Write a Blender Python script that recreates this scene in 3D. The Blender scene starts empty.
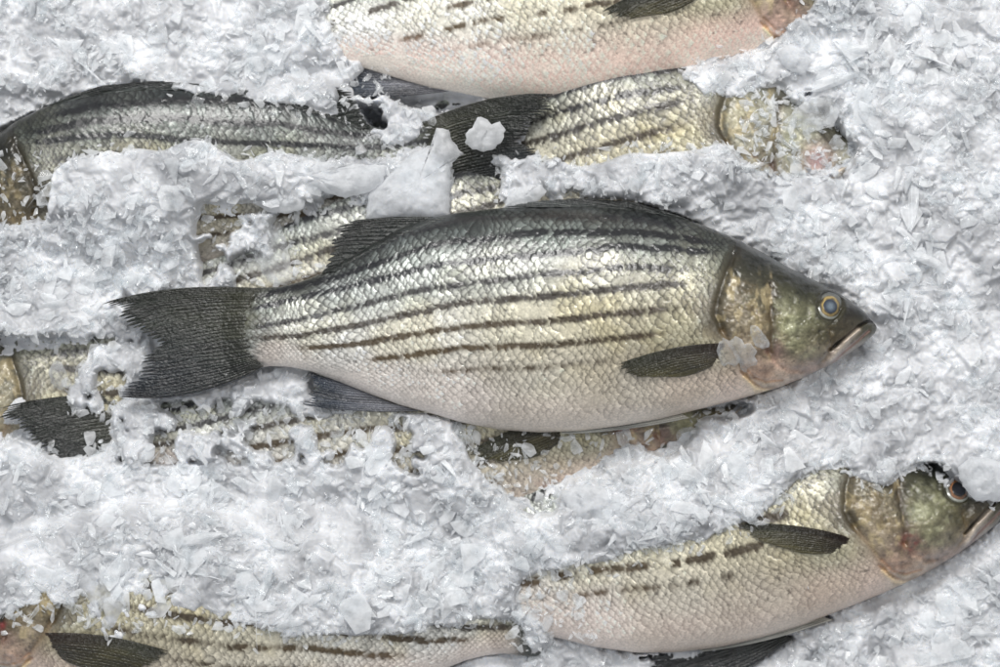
import bpy, bmesh, math
import numpy as np
from mathutils import Vector, Euler

# ------------------------------------------------------------------ units
U = 0.0005            # metres per unit of the layout drawing (the big fish is about 0.39 m long)
HC = 2600.0           # camera height above the bed in layout units (1.3 m)
scene = bpy.context.scene
C = scene.collection
rng = np.random.default_rng(7)

def S(c):             # sRGB 0..255 -> linear
    c = np.asarray(c, dtype=float) / 255.0
    return np.where(c <= 0.04045, c / 12.92, ((c + 0.055) / 1.055) ** 2.4)

def world(P):
    P = np.asarray(P, dtype=float)
    return np.stack([(P[..., 0] - 500) * U, (333.5 - P[..., 1]) * U, P[..., 2] * U], -1)

def unproj(x, y, z):  # where a thing at height z stands so that it is seen over layout point x, y
    f = (HC - z) / HC
    return 500 + (x - 500) * f, 333.5 + (y - 333.5) * f

# ------------------------------------------------------------------ noise in numpy
def vnoise(x, y, seed=0):
    r = np.random.default_rng(seed)
    tab = r.random((256, 256))
    xi = np.floor(x).astype(int); yi = np.floor(y).astype(int)
    fx = x - xi; fy = y - yi
    fx = fx * fx * (3 - 2 * fx); fy = fy * fy * (3 - 2 * fy)
    a = tab[xi & 255, yi & 255]; b = tab[(xi + 1) & 255, yi & 255]
    c = tab[xi & 255, (yi + 1) & 255]; d = tab[(xi + 1) & 255, (yi + 1) & 255]
    return (a * (1 - fx) + b * fx) * (1 - fy) + (c * (1 - fx) + d * fx) * fy

def fbm(x, y, scale, seed=0, oct=4):
    v = 0; a = 0.5; f = 1.0 / scale; t = 0
    for k in range(oct):
        v = v + a * vnoise(x * f + 17.3 * k, y * f + 5.1 * k, seed + k); t += a; a *= 0.5; f *= 2.03
    return v / t          # 0..1

def hash01(i, j, seed=0):
    h = np.sin(i * 127.1 + j * 311.7 + seed * 74.7) * 43758.5453
    return h - np.floor(h)

def sstep(a, b, x):
    t = np.clip((x - a) / (b - a), 0, 1); return t * t * (3 - 2 * t)

def pdist(X, Y, poly):
    d = np.full(X.shape, 1e9)
    for (x0, y0), (x1, y1) in zip(poly[:-1], poly[1:]):
        dx, dy = x1 - x0, y1 - y0; L = dx * dx + dy * dy + 1e-9
        t = np.clip(((X - x0) * dx + (Y - y0) * dy) / L, 0, 1)
        d = np.minimum(d, np.hypot(X - x0 - t * dx, Y - y0 - t * dy))
    return d

def inpoly(X, Y, poly):
    r = np.zeros(X.shape, bool); n = len(poly)
    for i in range(n):
        x0, y0 = poly[i]; x1, y1 = poly[(i + 1) % n]
        if y0 == y1: continue
        c = ((y0 > Y) != (y1 > Y)) & (X < (x1 - x0) * (Y - y0) / (y1 - y0) + x0)
        r ^= c
    return r

def smooth_curve(pts, n=400):      # Catmull-Rom through points, resampled by arc length
    p = np.array(pts, float); q = np.vstack([2 * p[0] - p[1], p, 2 * p[-1] - p[-2]])
    out = []
    for i in range(1, len(q) - 2):
        t = np.linspace(0, 1, 40, endpoint=False)[:, None]
        a, b, c, d = q[i - 1], q[i], q[i + 1], q[i + 2]
        out.append(0.5 * (2 * b + (c - a) * t + (2 * a - 5 * b + 4 * c - d) * t ** 2 + (3 * b - a - 3 * c + d) * t ** 3))
    out.append(p[-1:]); out = np.vstack(out)
    L = np.r_[0, np.cumsum(np.linalg.norm(np.diff(out[:, :2], axis=0), axis=1))]
    s = np.linspace(0, L[-1], n)
    return s, np.stack([np.interp(s, L, out[:, k]) for k in range(out.shape[1])], -1)

# ------------------------------------------------------------------ mesh building
def make_mesh(name, V, F, smooth=True, col=None, attrs=None, mat=None, origin=None):
    me = bpy.data.meshes.new(name)
    V = np.asarray(V, dtype=np.float32)
    if origin is not None: V = V - np.asarray(origin, dtype=np.float32)
    F = [np.asarray(f, dtype=np.int32) for f in (F if isinstance(F, (list, tuple)) else [F])]
    tot = np.concatenate([np.full(len(f), f.shape[1], np.int32) for f in F])
    idx = np.concatenate([f.ravel() for f in F])
    me.vertices.add(len(V)); me.vertices.foreach_set('co', V.ravel())
    me.loops.add(len(idx)); me.loops.foreach_set('vertex_index', idx)
    me.polygons.add(len(tot))
    me.polygons.foreach_set('loop_start', np.r_[0, np.cumsum(tot)[:-1]].astype(np.int32))
    me.polygons.foreach_set('loop_total', tot)
    me.polygons.foreach_set('use_smooth', np.full(len(tot), smooth, bool))
    me.update(calc_edges=True)
    if col is not None:
        a = me.color_attributes.new('skin', 'FLOAT_COLOR', 'POINT')
        rgba = np.ones((len(V), 4), np.float32); rgba[:, :3] = col
        a.data.foreach_set('color', rgba.ravel())
    for k, v in (attrs or {}).items():
        a = me.attributes.new(k, 'FLOAT', 'POINT'); a.data.foreach_set('value', np.asarray(v, np.float32))
    if mat: me.materials.append(mat)
    return me

def link(name, me, parent=None, loc=(0, 0, 0)):
    o = bpy.data.objects.new(name, me); C.objects.link(o); o.location = loc
    if parent: o.parent = parent
    return o

def tag(o, label, cat, group=None):
    o['label'] = label; o['category'] = cat
    if group: o['group'] = group

def grid_faces(nu, nv, closed=False, off=0):
    i = np.arange(nu - 1)[:, None]; j = np.arange(nv if closed else nv - 1)[None, :]
    j2 = (j + 1) % nv
    return np.stack([i * nv + j, i * nv + j2, (i + 1) * nv + j2, (i + 1) * nv + j], -1).reshape(-1, 4) + off

# ------------------------------------------------------------------ materials
def new_mat(name):
    m = bpy.data.materials.new(name); m.use_nodes = True
    nt = m.node_tree; nt.nodes.clear()
    out = nt.nodes.new('ShaderNodeOutputMaterial'); p = nt.nodes.new('ShaderNodeBsdfPrincipled')
    nt.links.new(p.outputs[0], out.inputs[0])
    return m, nt, p, out

def node(nt, kind, **kw):
    n = nt.nodes.new(kind)
    for k, v in kw.items():
        if k in n.inputs: n.inputs[k].default_value = v
        else: setattr(n, k, v)
    return n

def skin_material():
    m, nt, p, out = new_mat('fish_skin'); L = nt.links.new
    a = node(nt, 'ShaderNodeAttribute', attribute_name='skin')
    sh = node(nt, 'ShaderNodeAttribute', attribute_name='silver')
    tc = node(nt, 'ShaderNodeTexCoord')
    n1 = node(nt, 'ShaderNodeTexNoise', Scale=900.0, Detail=4.0)
    L(tc.outputs['Object'], n1.inputs['Vector'])
    r = node(nt, 'ShaderNodeMapRange'); r.inputs['From Min'].default_value = .3; r.inputs['From Max'].default_value = .7
    r.inputs['To Min'].default_value = .78; r.inputs['To Max'].default_value = 1.18
    L(n1.outputs[0], r.inputs[0])
    mx = node(nt, 'ShaderNodeMix', data_type='RGBA', blend_type='MULTIPLY'); mx.inputs[0].default_value = 1
    L(a.outputs['Color'], mx.inputs[6]); L(r.outputs[0], mx.inputs[7])
    L(mx.outputs[2], p.inputs['Base Color'])
    L(sh.outputs['Fac'], p.inputs['Metallic'])
    n2 = node(nt, 'ShaderNodeTexNoise', Scale=1500.0, Detail=3.0); L(tc.outputs['Object'], n2.inputs['Vector'])
    r2 = node(nt, 'ShaderNodeMapRange'); r2.inputs['To Min'].default_value = .18; r2.inputs['To Max'].default_value = .5
    L(n2.outputs[0], r2.inputs[0]); L(r2.outputs[0], p.inputs['Roughness'])
    b = node(nt, 'ShaderNodeBump'); b.inputs['Strength'].default_value = .35; b.inputs['Distance'].default_value = .0004
    L(n2.outputs[0], b.inputs['Height']); L(b.outputs[0], p.inputs['Normal'])
    p.inputs['Coat Weight'].default_value = .5; p.inputs['Coat Roughness'].default_value = .06; L(b.outputs[0], p.inputs['Coat Normal'])
    p.inputs['Specular IOR Level'].default_value = .5
    return m

def fin_material():
    m, nt, p, out = new_mat('fish_fin'); L = nt.links.new
    a = node(nt, 'ShaderNodeAttribute', attribute_name='skin')
    tc = node(nt, 'ShaderNodeTexCoord')
    n1 = node(nt, 'ShaderNodeTexNoise', Scale=700.0, Detail=5.0); L(tc.outputs['Object'], n1.inputs['Vector'])
    L(a.outputs['Color'], p.inputs['Base Color'])
    p.inputs['Roughness'].default_value = .36; p.inputs['Specular IOR Level'].default_value = .45
    p.inputs['Coat Weight'].default_value = .5; p.inputs['Coat Roughness'].default_value = .04
    b = node(nt, 'ShaderNodeBump'); b.inputs['Strength'].default_value = .9; b.inputs['Distance'].default_value = .0009
    L(n1.outputs[0], b.inputs['Height']); L(b.outputs[0], p.inputs['Normal']); L(b.outputs[0], p.inputs['Coat Normal'])
    return m

def simple_mat(name, col, rough=.2, coat=.8, metallic=0.0, scale=1200.0, var=.25, col2=None):
    m, nt, p, out = new_mat(name); L = nt.links.new
    tc = node(nt, 'ShaderNodeTexCoord'); n1 = node(nt, 'ShaderNodeTexNoise', Scale=scale, Detail=3.0)
    L(tc.outputs['Object'], n1.inputs['Vector'])
    cr = node(nt, 'ShaderNodeValToRGB')
    cr.color_ramp.elements[0].position = .3; cr.color_ramp.elements[1].position = .7
    cr.color_ramp.elements[0].color = (*[c * (1 - var) for c in col], 1)
    cr.color_ramp.elements[1].color = (*(col2 if col2 is not None else [min(1, c * (1 + var)) for c in col]), 1)
    L(n1.outputs[0], cr.inputs[0]); L(cr.outputs[0], p.inputs['Base Color'])
    p.inputs['Roughness'].default_value = rough; p.inputs['Coat Weight'].default_value = coat
    p.inputs['Coat Roughness'].default_value = .05; p.inputs['Metallic'].default_value = metallic
    return m

def ice_material(name, base=(.86, .88, .93), trans=.5, bump=.5, clear=0.0):
    """wet crushed ice: milky volume-like body (translucent + diffuse) mixed with a clear refracting share"""
    m = bpy.data.materials.new(name); m.use_nodes = True
    nt = m.node_tree; nt.nodes.clear(); L = nt.links.new
    out = nt.nodes.new('ShaderNodeOutputMaterial')
    tc = node(nt, 'ShaderNodeTexCoord')
    n1 = node(nt, 'ShaderNodeTexNoise', Scale=260.0, Detail=4.0, Roughness=.6); L(tc.outputs['Object'], n1.inputs['Vector'])
    n2 = node(nt, 'ShaderNodeTexNoise', Scale=70.0, Detail=3.0); L(tc.outputs['Object'], n2.inputs['Vector'])
    b = node(nt, 'ShaderNodeBump'); b.inputs['Strength'].default_value = bump; b.inputs['Distance'].default_value = .0012
    L(n1.outputs[0], b.inputs['Height'])
    dif = node(nt, 'ShaderNodeBsdfDiffuse'); dif.inputs[0].default_value = (*base, 1)
    tr = node(nt, 'ShaderNodeBsdfTranslucent'); tr.inputs[0].default_value = (*base, 1)
    m1 = node(nt, 'ShaderNodeMixShader'); m1.inputs[0].default_value = .45
    L(dif.outputs[0], m1.inputs[1]); L(tr.outputs[0], m1.inputs[2])
    gl = node(nt, 'ShaderNodeBsdfRefraction'); gl.inputs['Roughness'].default_value = .12; gl.inputs['IOR'].default_value = 1.2
    gl.inputs[0].default_value = (.95, .97, .99, 1)
    L(b.outputs[0], gl.inputs['Normal'])
    m2 = node(nt, 'ShaderNodeMixShader')
    r = node(nt, 'ShaderNodeMapRange'); r.inputs['From Min'].default_value = .35; r.inputs['From Max'].default_value = .65
    r.inputs['To Min'].default_value = max(0, trans - .3 + clear); r.inputs['To Max'].default_value = min(1, trans + .3 + clear)
    L(n2.outputs[0], r.inputs[0]); L(r.outputs[0], m2.inputs[0])
    L(m1.outputs[0], m2.inputs[1]); L(gl.outputs[0], m2.inputs[2])
    go = node(nt, 'ShaderNodeBsdfGlossy'); go.inputs['Roughness'].default_value = .14
    go.inputs[0].default_value = (1, 1, 1, 1); L(b.outputs[0], go.inputs['Normal'])
    fr = node(nt, 'ShaderNodeFresnel'); fr.inputs['IOR'].default_value = 1.33; L(b.outputs[0], fr.inputs['Normal'])
    m3 = node(nt, 'ShaderNodeMixShader'); L(fr.outputs[0], m3.inputs[0]); L(m2.outputs[0], m3.inputs[1]); L(go.outputs[0], m3.inputs[2])
    L(m3.outputs[0], out.inputs[0])
    return m

M_SKIN = skin_material(); M_FIN = fin_material()
def eye_material():
    m, nt, p, out = new_mat('fish_eye'); L = nt.links.new
    at_ = node(nt, 'ShaderNodeAttribute', attribute_name='skin'); tc = node(nt, 'ShaderNodeTexCoord')
    n1 = node(nt, 'ShaderNodeTexNoise', Scale=1400.0, Detail=3.0); L(tc.outputs['Object'], n1.inputs['Vector'])
    r = node(nt, 'ShaderNodeMapRange'); r.inputs['To Min'].default_value = .6; r.inputs['To Max'].default_value = 1.4; L(n1.outputs[0], r.inputs[0])
    mx = node(nt, 'ShaderNodeMix', data_type='RGBA', blend_type='MULTIPLY'); mx.inputs[0].default_value = 1
    L(at_.outputs['Color'], mx.inputs[6]); L(r.outputs[0], mx.inputs[7]); L(mx.outputs[2], p.inputs['Base Color'])
    p.inputs['Roughness'].default_value = .35; p.inputs['Coat Weight'].default_value = 1; p.inputs['Coat Roughness'].default_value = .02
    return m
M_EYE = eye_material()
def packed_ice_material(name='crushed_ice', alpha=None):
    m, nt, p, out = new_mat(name); L = nt.links.new
    tc = node(nt, 'ShaderNodeTexCoord')
    n1 = node(nt, 'ShaderNodeTexNoise', Scale=330.0, Detail=4.0, Roughness=.6); L(tc.outputs['Object'], n1.inputs['Vector'])
    n2 = node(nt, 'ShaderNodeTexNoise', Scale=45.0, Detail=3.0); L(tc.outputs['Object'], n2.inputs['Vector'])
    cr = node(nt, 'ShaderNodeValToRGB')
    cr.color_ramp.elements[0].position = .3; cr.color_ramp.elements[1].position = .65
    cr.color_ramp.elements[0].color = (.35, .357, .375, 1); cr.color_ramp.elements[1].color = (.74, .748, .768, 1)  # greyer than the flakes: shade of the hollows put into the colour
    L(n2.outputs[0], cr.inputs[0]); L(cr.outputs[0], p.inputs['Base Color'])
    p.inputs['Subsurface Weight'].default_value = 1.0; p.inputs['Subsurface Radius'].default_value = (1, 1.08, 1.2)
    p.inputs['Subsurface Scale'].default_value = .0013
    p.inputs['IOR'].default_value = 1.31; p.inputs['Roughness'].default_value = .22
    b = node(nt, 'ShaderNodeBump'); b.inputs['Strength'].default_value = .5; b.inputs['Distance'].default_value = .001
    L(n1.outputs[0], b.inputs['Height']); L(b.outputs[0], p.inputs['Normal'])
    if alpha:
        n3 = node(nt, 'ShaderNodeTexNoise', Scale=160.0, Detail=3.0); L(tc.outputs['Object'], n3.inputs['Vector'])
        lw = node(nt, 'ShaderNodeLayerWeight', Blend=.35)
        r = node(nt, 'ShaderNodeMapRange'); r.inputs['From Min'].default_value = .35; r.inputs['From Max'].default_value = .65
        r.inputs['To Min'].default_value = alpha[0]; r.inputs['To Max'].default_value = alpha[1]
        L(n3.outputs[0], r.inputs[0])
        ad = node(nt, 'ShaderNodeMath', operation='ADD', use_clamp=True); L(r.outputs[0], ad.inputs[0])
        sc = node(nt, 'ShaderNodeMath', operation='MULTIPLY'); L(lw.outputs['Facing'], sc.inputs[0]); sc.inputs[1].default_value = .5
        L(sc.outputs[0], ad.inputs[1]); L(ad.outputs[0], p.inputs['Alpha'])
        cr.color_ramp.elements[0].color = (.84, .86, .89, 1); cr.color_ramp.elements[1].color = (.92, .93, .95, 1)
        p.inputs['Roughness'].default_value = .12
    return m
M_ICE = packed_ice_material()
def flake_material(name, lo, hi, base=(.965, .97, .98)):
    m = bpy.data.materials.new(name); m.use_nodes = True
    nt = m.node_tree; nt.nodes.clear(); L = nt.links.new
    out = nt.nodes.new('ShaderNodeOutputMaterial')
    tc = node(nt, 'ShaderNodeTexCoord')
    n1 = node(nt, 'ShaderNodeTexNoise', Scale=420.0, Detail=4.0, Roughness=.6); L(tc.outputs['Object'], n1.inputs['Vector'])
    n2 = node(nt, 'ShaderNodeTexNoise', Scale=150.0, Detail=3.0); L(tc.outputs['Object'], n2.inputs['Vector'])
    b = node(nt, 'ShaderNodeBump'); b.inputs['Strength'].default_value = .35; b.inputs['Distance'].default_value = .0006
    L(n1.outputs[0], b.inputs['Height'])
    dif = node(nt, 'ShaderNodeBsdfDiffuse'); dif.inputs[0].default_value = (*base, 1); L(b.outputs[0], dif.inputs['Normal'])
    tr = node(nt, 'ShaderNodeBsdfTranslucent'); tr.inputs[0].default_value = (*base, 1)
    m1 = node(nt, 'ShaderNodeMixShader'); m1.inputs[0].default_value = .32
    L(dif.outputs[0], m1.inputs[1]); L(tr.outputs[0], m1.inputs[2])
    tp = node(nt, 'ShaderNodeBsdfTransparent'); tp.inputs[0].default_value = (.97, .98, .985, 1)
    lw = node(nt, 'ShaderNodeLayerWeight', Blend=.3)
    r = node(nt, 'ShaderNodeMapRange'); r.inputs['From Min'].default_value = .35; r.inputs['From Max'].default_value = .65
    r.inputs['To Min'].default_value = lo; r.inputs['To Max'].default_value = hi
    L(n2.outputs[0], r.inputs[0])
    sc = node(nt, 'ShaderNodeMath', operation='MULTIPLY_ADD', use_clamp=True)
    L(lw.outputs['Facing'], sc.inputs[0]); sc.inputs[1].default_value = .35; L(r.outputs[0], sc.inputs[2])
    m2 = node(nt, 'ShaderNodeMixShader'); L(sc.outputs[0], m2.inputs[0]); L(tp.outputs[0], m2.inputs[1]); L(m1.outputs[0], m2.inputs[2])
    go = node(nt, 'ShaderNodeBsdfGlossy'); go.inputs['Roughness'].default_value = .07; L(b.outputs[0], go.inputs['Normal'])
    fr = node(nt, 'ShaderNodeFresnel'); fr.inputs['IOR'].default_value = 1.31; L(b.outputs[0], fr.inputs['Normal'])
    geo = node(nt, 'ShaderNodeNewGeometry'); inv = node(nt, 'ShaderNodeMath', operation='SUBTRACT'); inv.inputs[0].default_value = 1
    L(geo.outputs['Backfacing'], inv.inputs[1]); mu = node(nt, 'ShaderNodeMath', operation='MULTIPLY')
    L(fr.outputs[0], mu.inputs[0]); L(inv.outputs[0], mu.inputs[1])
    m3 = node(nt, 'ShaderNodeMixShader'); L(mu.outputs[0], m3.inputs[0]); L(m2.outputs[0], m3.inputs[1]); L(go.outputs[0], m3.inputs[2])
    L(m3.outputs[0], out.inputs[0])
    return m
M_FLAKE = flake_material('ice_flake', .10, .42)
M_PLATE = flake_material('ice_plate', .22, .55)
M_FILM = flake_material('melting_film', .04, .2)
M_CLEAR = flake_material('clear_ice', .08, .3)

# ------------------------------------------------------------------ the fish, drawn once
TX = np.array([(222, 300), (235, 289), (250, 288), (280, 287), (300, 282), (318, 275), (335, 267), (350, 258), (370, 246), (400, 229), (430, 218), (460, 212),
      (500, 208), (540, 206), (580, 205), (620, 207), (660, 213), (700, 224), (730, 236), (760, 251), (790, 268),
      (820, 283), (845, 297), (858, 306), (865, 312), (869, 318), (873, 322), (875.5, 325), (876.5, 328)], float)
BX = np.array([(222, 352), (235, 372), (250, 370), (270, 366), (290, 367), (310, 371), (340, 382), (370, 394), (400, 405), (430, 413), (460, 422), (500, 430),
      (540, 432.5), (580, 431), (620, 426), (660, 419), (700, 409), (740, 399), (760, 393), (780, 387), (800, 379),
      (830, 365), (850, 353), (863, 344), (870, 338), (874, 334), (875.5, 331), (876.5, 328)], float)
WX = np.array([(222, .1), (232, 3), (245, 8), (260, 12), (290, 17), (330, 26), (380, 37), (450, 49), (540, 59), (620, 62), (700, 58), (750, 52), (790, 44),
      (820, 35), (840, 28), (860, 19), (870, 11), (874, 6), (876.5, 1)], float)
def prof(A, x):
    xs = np.arange(222, 876.6, .5); y = np.interp(xs, A[:, 0], A[:, 1])
    k = np.exp(-np.linspace(-2.5, 2.5, 31) ** 2); k /= k.sum()
    ys = np.convolve(np.pad(y, 15, mode='edge'), k, 'valid')
    w = sstep(862, 850, xs); ys = ys * w + y * (1 - w)
    return np.interp(x, xs, ys)

STR = [  # stripes: (line), strength, brownness
    ([(222, 292), (330, 271), (400, 236), (470, 219), (543, 216), (640, 219), (705, 232)], .6, 0),
    ([(222, 303), (250, 299), (340, 277), (430, 245), (543, 232), (640, 232), (712, 243)], 1.0, 0),
    ([(222, 316), (250, 310), (340, 289), (430, 266), (500, 258), (543, 255), (620, 246), (712, 252)], 1.0, 0),
    ([(222, 332), (250, 328), (300, 320), (340, 310), (420, 290), (543, 275), (620, 267), (712, 272)], .85, .1),
    ([(222, 342), (250, 339), (300, 336), (380, 320), (460, 303), (543, 297), (620, 288), (700, 283)], 1.0, .35),
    ([(222, 352), (340, 346), (420, 333), (480, 325), (543, 322), (620, 313), (690, 307)], .95, .7),
    ([(222, 358), (340, 362), (400, 356), (460, 348), (543, 346), (620, 338), (690, 331)], .85, .85),
    ([(222, 362), (340, 371), (440, 372), (480, 369), (543, 368), (600, 362), (690, 352)], .4, .8)]
SRANGE = [(320, 700), (256, 716), (246, 716), (248, 690), (250, 690), (300, 680), (370, 668), (430, 620)]
SROW = [3, 6, 10, 14, 18, 22, 26, 30]

CP = np.array([  # x, y, r, g, b  : skin colour, with painted shading behind the gill cover
 (300,284,60,62,55),(350,260,72,76,72),(400,234,74,80,78),(450,220,52,58,56),(550,211,46,52,52),(650,217,50,54,52),(720,238,52,54,40),(760,258,50,52,32),(800,278,54,54,30),(840,297,44,42,28),(862,311,34,32,24),
 (330,285,128,130,126),(420,252,136,142,134),(550,230,122,129,120),(650,236,130,134,124),(700,258,136,134,116),(740,264,78,76,52),
 (300,305,160,160,148),(400,280,150,152,144),(500,272,156,156,144),(600,272,160,155,136),(690,285,165,158,132),
 (300,330,190,188,176),(330,345,200,196,186),(430,330,188,182,166),(520,320,182,174,148),(600,318,176,166,134),(680,320,164,154,118),(700,350,150,140,104),
 (290,358,196,184,170),(370,385,200,186,172),(450,402,206,190,174),(540,418,190,174,152),(540,380,182,172,148),(620,390,182,168,140),(620,418,196,178,154),(700,390,190,166,136),(735,392,200,170,144),
 (250,330,112,108,98),(238,300,62,62,48),(238,360,96,88,80),(232,330,80,78,66),(270,300,96,98,86),(272,355,176,160,146),
 (730,285,118,108,82),(735,315,140,124,92),(755,295,108,100,72),(742,345,160,140,110),(760,335,140,120,84),(757,315,128,114,82),
 (790,300,112,110,74),(788,325,142,142,98),(795,345,134,130,88),(812,352,128,118,92),(782,284,84,82,50),(810,318,112,110,70),(805,288,66,66,38),
 (850,312,48,42,30),(845,326,60,52,34),(826,334,86,80,48),(838,338,70,58,34),(850,345,150,134,122),(870,331,58,56,38),(864,336,74,70,50),(856,342,120,108,92),(835,358,164,142,130),(815,369,170,146,130),
 (780,372,192,164,138),(765,374,176,138,110),(760,388,198,174,140),(773,350,118,92,80),(774,300,70,66,44),(718,320,96,84,60),(706,305,128,116,90),(704,285,124,118,98)], float)

def head_line(X, Y): return pdist(X, Y, [(731, 258), (724, 280), (717, 298), (714, 314), (721, 330), (736, 354), (748, 379), (758, 391)])
HEADPOLY = [(738, 225), (731, 258), (724, 280), (717, 298), (714, 314), (721, 330), (736, 354), (748, 379), (756, 400), (900, 420), (900, 220)]

def zsurf(X, Y):
    T = prof(TX, X); B = prof(BX, X); W = np.interp(X, WX[:, 0], WX[:, 1])
    v = (Y - (T + B) / 2) / ((B - T) / 2 + 1e-6)
    return W * np.clip(1 - np.abs(v) ** 2.3, 0, 1) ** .62

def fish_surface(nu, nf, nb, p):
    # u stations
    xs = np.r_[np.linspace(222, 862, nu - 40, endpoint=False), 862 + 14.5 * np.sin(np.linspace(0, math.pi / 2, 40))]
    nu = len(xs)
    th = np.r_[np.linspace(0, math.pi, nf, endpoint=False), np.linspace(math.pi, 2 * math.pi, nb, endpoint=False)]
    X = np.repeat(xs[:, None], len(th), 1)
    T = prof(TX, xs)[:, None]; B = prof(BX, xs)[:, None]; W = np.interp(xs, WX[:, 0], WX[:, 1])[:, None]
    c = np.cos(th)[None]; s = np.sin(th)[None]
    Y = (T + B) / 2 - (B - T) / 2 * c
    Z = W * np.sign(s) * np.clip(1 - np.abs(c) ** 2.3, 0, 1) ** .62
    front = (s >= -1e-6) * np.ones_like(X)
    # where the features sit as seen from above
    fx = HC / (HC - np.maximum(Z, 0) * .9)
    XF = 500 + (X - 500) * fx; YF = 333.5 + (Y - 333.5) * fx
    seed = p['seed']
    XF = XF + (fbm(X, Y, 40, seed) - .5) * 3; YF = YF + (fbm(X, Y, 45, seed + 9) - .5) * 3
    # ---- row coordinate through the stripes
    rows = np.zeros_like(X)
    lines = [np.interp(xs, [q[0] for q in l], [q[1] for q in l]) for l, _, _ in STR]
    knots = np.stack([T[:, 0]] + lines + [B[:, 0]], 1)
    knots = np.maximum.accumulate(knots, 1)
    rk = np.array([0] + SROW + [42.])
    for i in range(nu):
        rows[i] = np.interp(YF[i], knots[i], rk)
    dr = np.abs(np.gradient(rows, axis=1)) / (np.abs(np.gradient(Y, axis=1)) + 1e-3)      # rows per unit
    # column coordinate, scales smaller towards the tail
    colc = np.interp(XF, [222, 300, 450, 700, 880], [0, 14, 34, 64, 92]) + .9 * np.sin(rows * .12)
    colc = colc + (fbm(X, Y, 34, seed + 90, 2) - .5) * 2.2; rows = rows + (fbm(X, Y, 30, seed + 91, 2) - .5) * 1.5
    # overlapping scales: free edge towards the tail
    best = np.full(X.shape, -1e9); hh = np.zeros_like(X); rim = np.zeros_like(X); rnd = np.zeros_like(X); cq = np.zeros_like(X)
    i0 = np.floor(colc).astype(int); j0 = np.floor(rows).astype(int)
    for dj in (-2, -1, 0, 1, 2, 3):
        j = j0 + dj
        odd = (j & 1) * .5
        for di in (-1, 0, 1, 2):
            i = np.floor(colc - odd).astype(int) + di
            cx = i + odd; cy = j.astype(float)
            cx = cx + (hash01(i, j, seed) - .5) * .14; cy = cy + (hash01(j, i, seed + 3) - .5) * .25
            qx = (cx - colc) / 1.02; qy = (rows - cy) / 1.22
            rr = (np.abs(qx) ** 2 + np.abs(qy) ** 2.9) ** .5
            ok = (rr < 1) & (cx > best)
            best = np.where(ok, cx, best)
            hh = np.where(ok, qx * .5 + .5, hh); rim = np.where(ok, rr, rim)
            rnd = np.where(ok, hash01(i, j, seed + 11), rnd); cq = np.where(ok, qy, cq)
    inhead = inpoly(XF, YF, HEADPOLY)
    dh = head_line(XF, YF)
    hw = np.where(inhead, 0.0, sstep(0, 14, dh))                       # scales start behind the gill cover
    v = (Y - (T + B) / 2) / ((B - T) / 2 + 1e-6)
    amp = hw * sstep(.75, .45, dr) * sstep(1.0, .80, v) * (1 - .35 * sstep(.45, .9, v))
    amp = amp * (sstep(215, 260, X)) * (1 - .75 * sstep(.66, .74, fbm(X, Y, 22, seed + 92, 3)))
    rn2 = hash01(np.floor(rnd * 9973), rnd * 0 + 3, seed)
    D = amp * (1.25 * (hh - .5) - .45 * rim ** 6 + .35 * (rnd - .5) + .9 * (rnd - .5) * (hh - .5) + .7 * (rn2 - .5) * cq)
    # fine belly texture and flesh
    D += (fbm(X, Y, 9, seed + 20) - .5) * .9 + (fbm(X, Y, 60, seed + 21) - .5) * 3
    # ---- colour
    num = 0; den = 0
    for q in CP:
        d2 = (XF - q[0]) ** 2 + (1.6 * (YF - q[1])) ** 2
        w = 1 / (d2 + 60) ** 1.9
        num = num + w[..., None] * q[2:5]; den = den + w
    col = S(num / den[..., None])
    sat = (np.where(inhead, .72, .74 - .20 * sstep(.2, .7, v)) + 0 * X)[..., None]; g_ = col.mean(-1, keepdims=True)
    col = (g_ + (col - g_) * sat) * np.array([.985, 1.0, 1.015])
    if p.get('headpale'):
        hp_ = (inhead * p['headpale'])[..., None]; col = col * (1 - hp_) + S((196, 194, 176)) * hp_
    lum = col.mean(-1)
    sh_ = (np.exp(-(dh / 11) ** 2) * (~inhead) * .38 * sstep(.8, .3, v))[..., None]; col = col * (1 - sh_)  # shading just behind the gill cover, painted into the skin colour
    hd = (inhead * sstep(-.15, -.7, v) * .55)[..., None]; col = col * (1 - hd)
    col = col * (1 - .2 * inhead[..., None])
    # pattern of the scales
    ctr = np.exp(-(((hh - .62) / .3) ** 2 + (cq / .7) ** 2))
    darkz = sstep(.40, .12, lum)
    f = 1 + amp * (-.62 * rim ** 4 + .40 * ctr + .55 * (rnd - .5) + .02) * (1 + .9 * sstep(.1, -.6, v))
    col = col * np.clip(f, .3, 2)[..., None]
    blue = amp * darkz * ctr * (.08 + .42 * rnd ** 1.5) * sstep(.98, .8, -v)
    col = col * (1 - blue[..., None]) + S((172, 182, 178)) * blue[..., None]
    lo = fbm(X, Y, 55, seed + 30, 3)
    col = col * (1 + .35 * (lo - .5))[..., None]
    olive = sstep(.5, .75, fbm(X, Y, 38, seed + 31, 3)) * .3 * p.get('olive', 1) * sstep(.9, .3, v) * sstep(-.8, -.3, v)
    col = col * (1 - olive[..., None] + olive[..., None] * np.array([1.0, .93, .66]))
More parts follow.
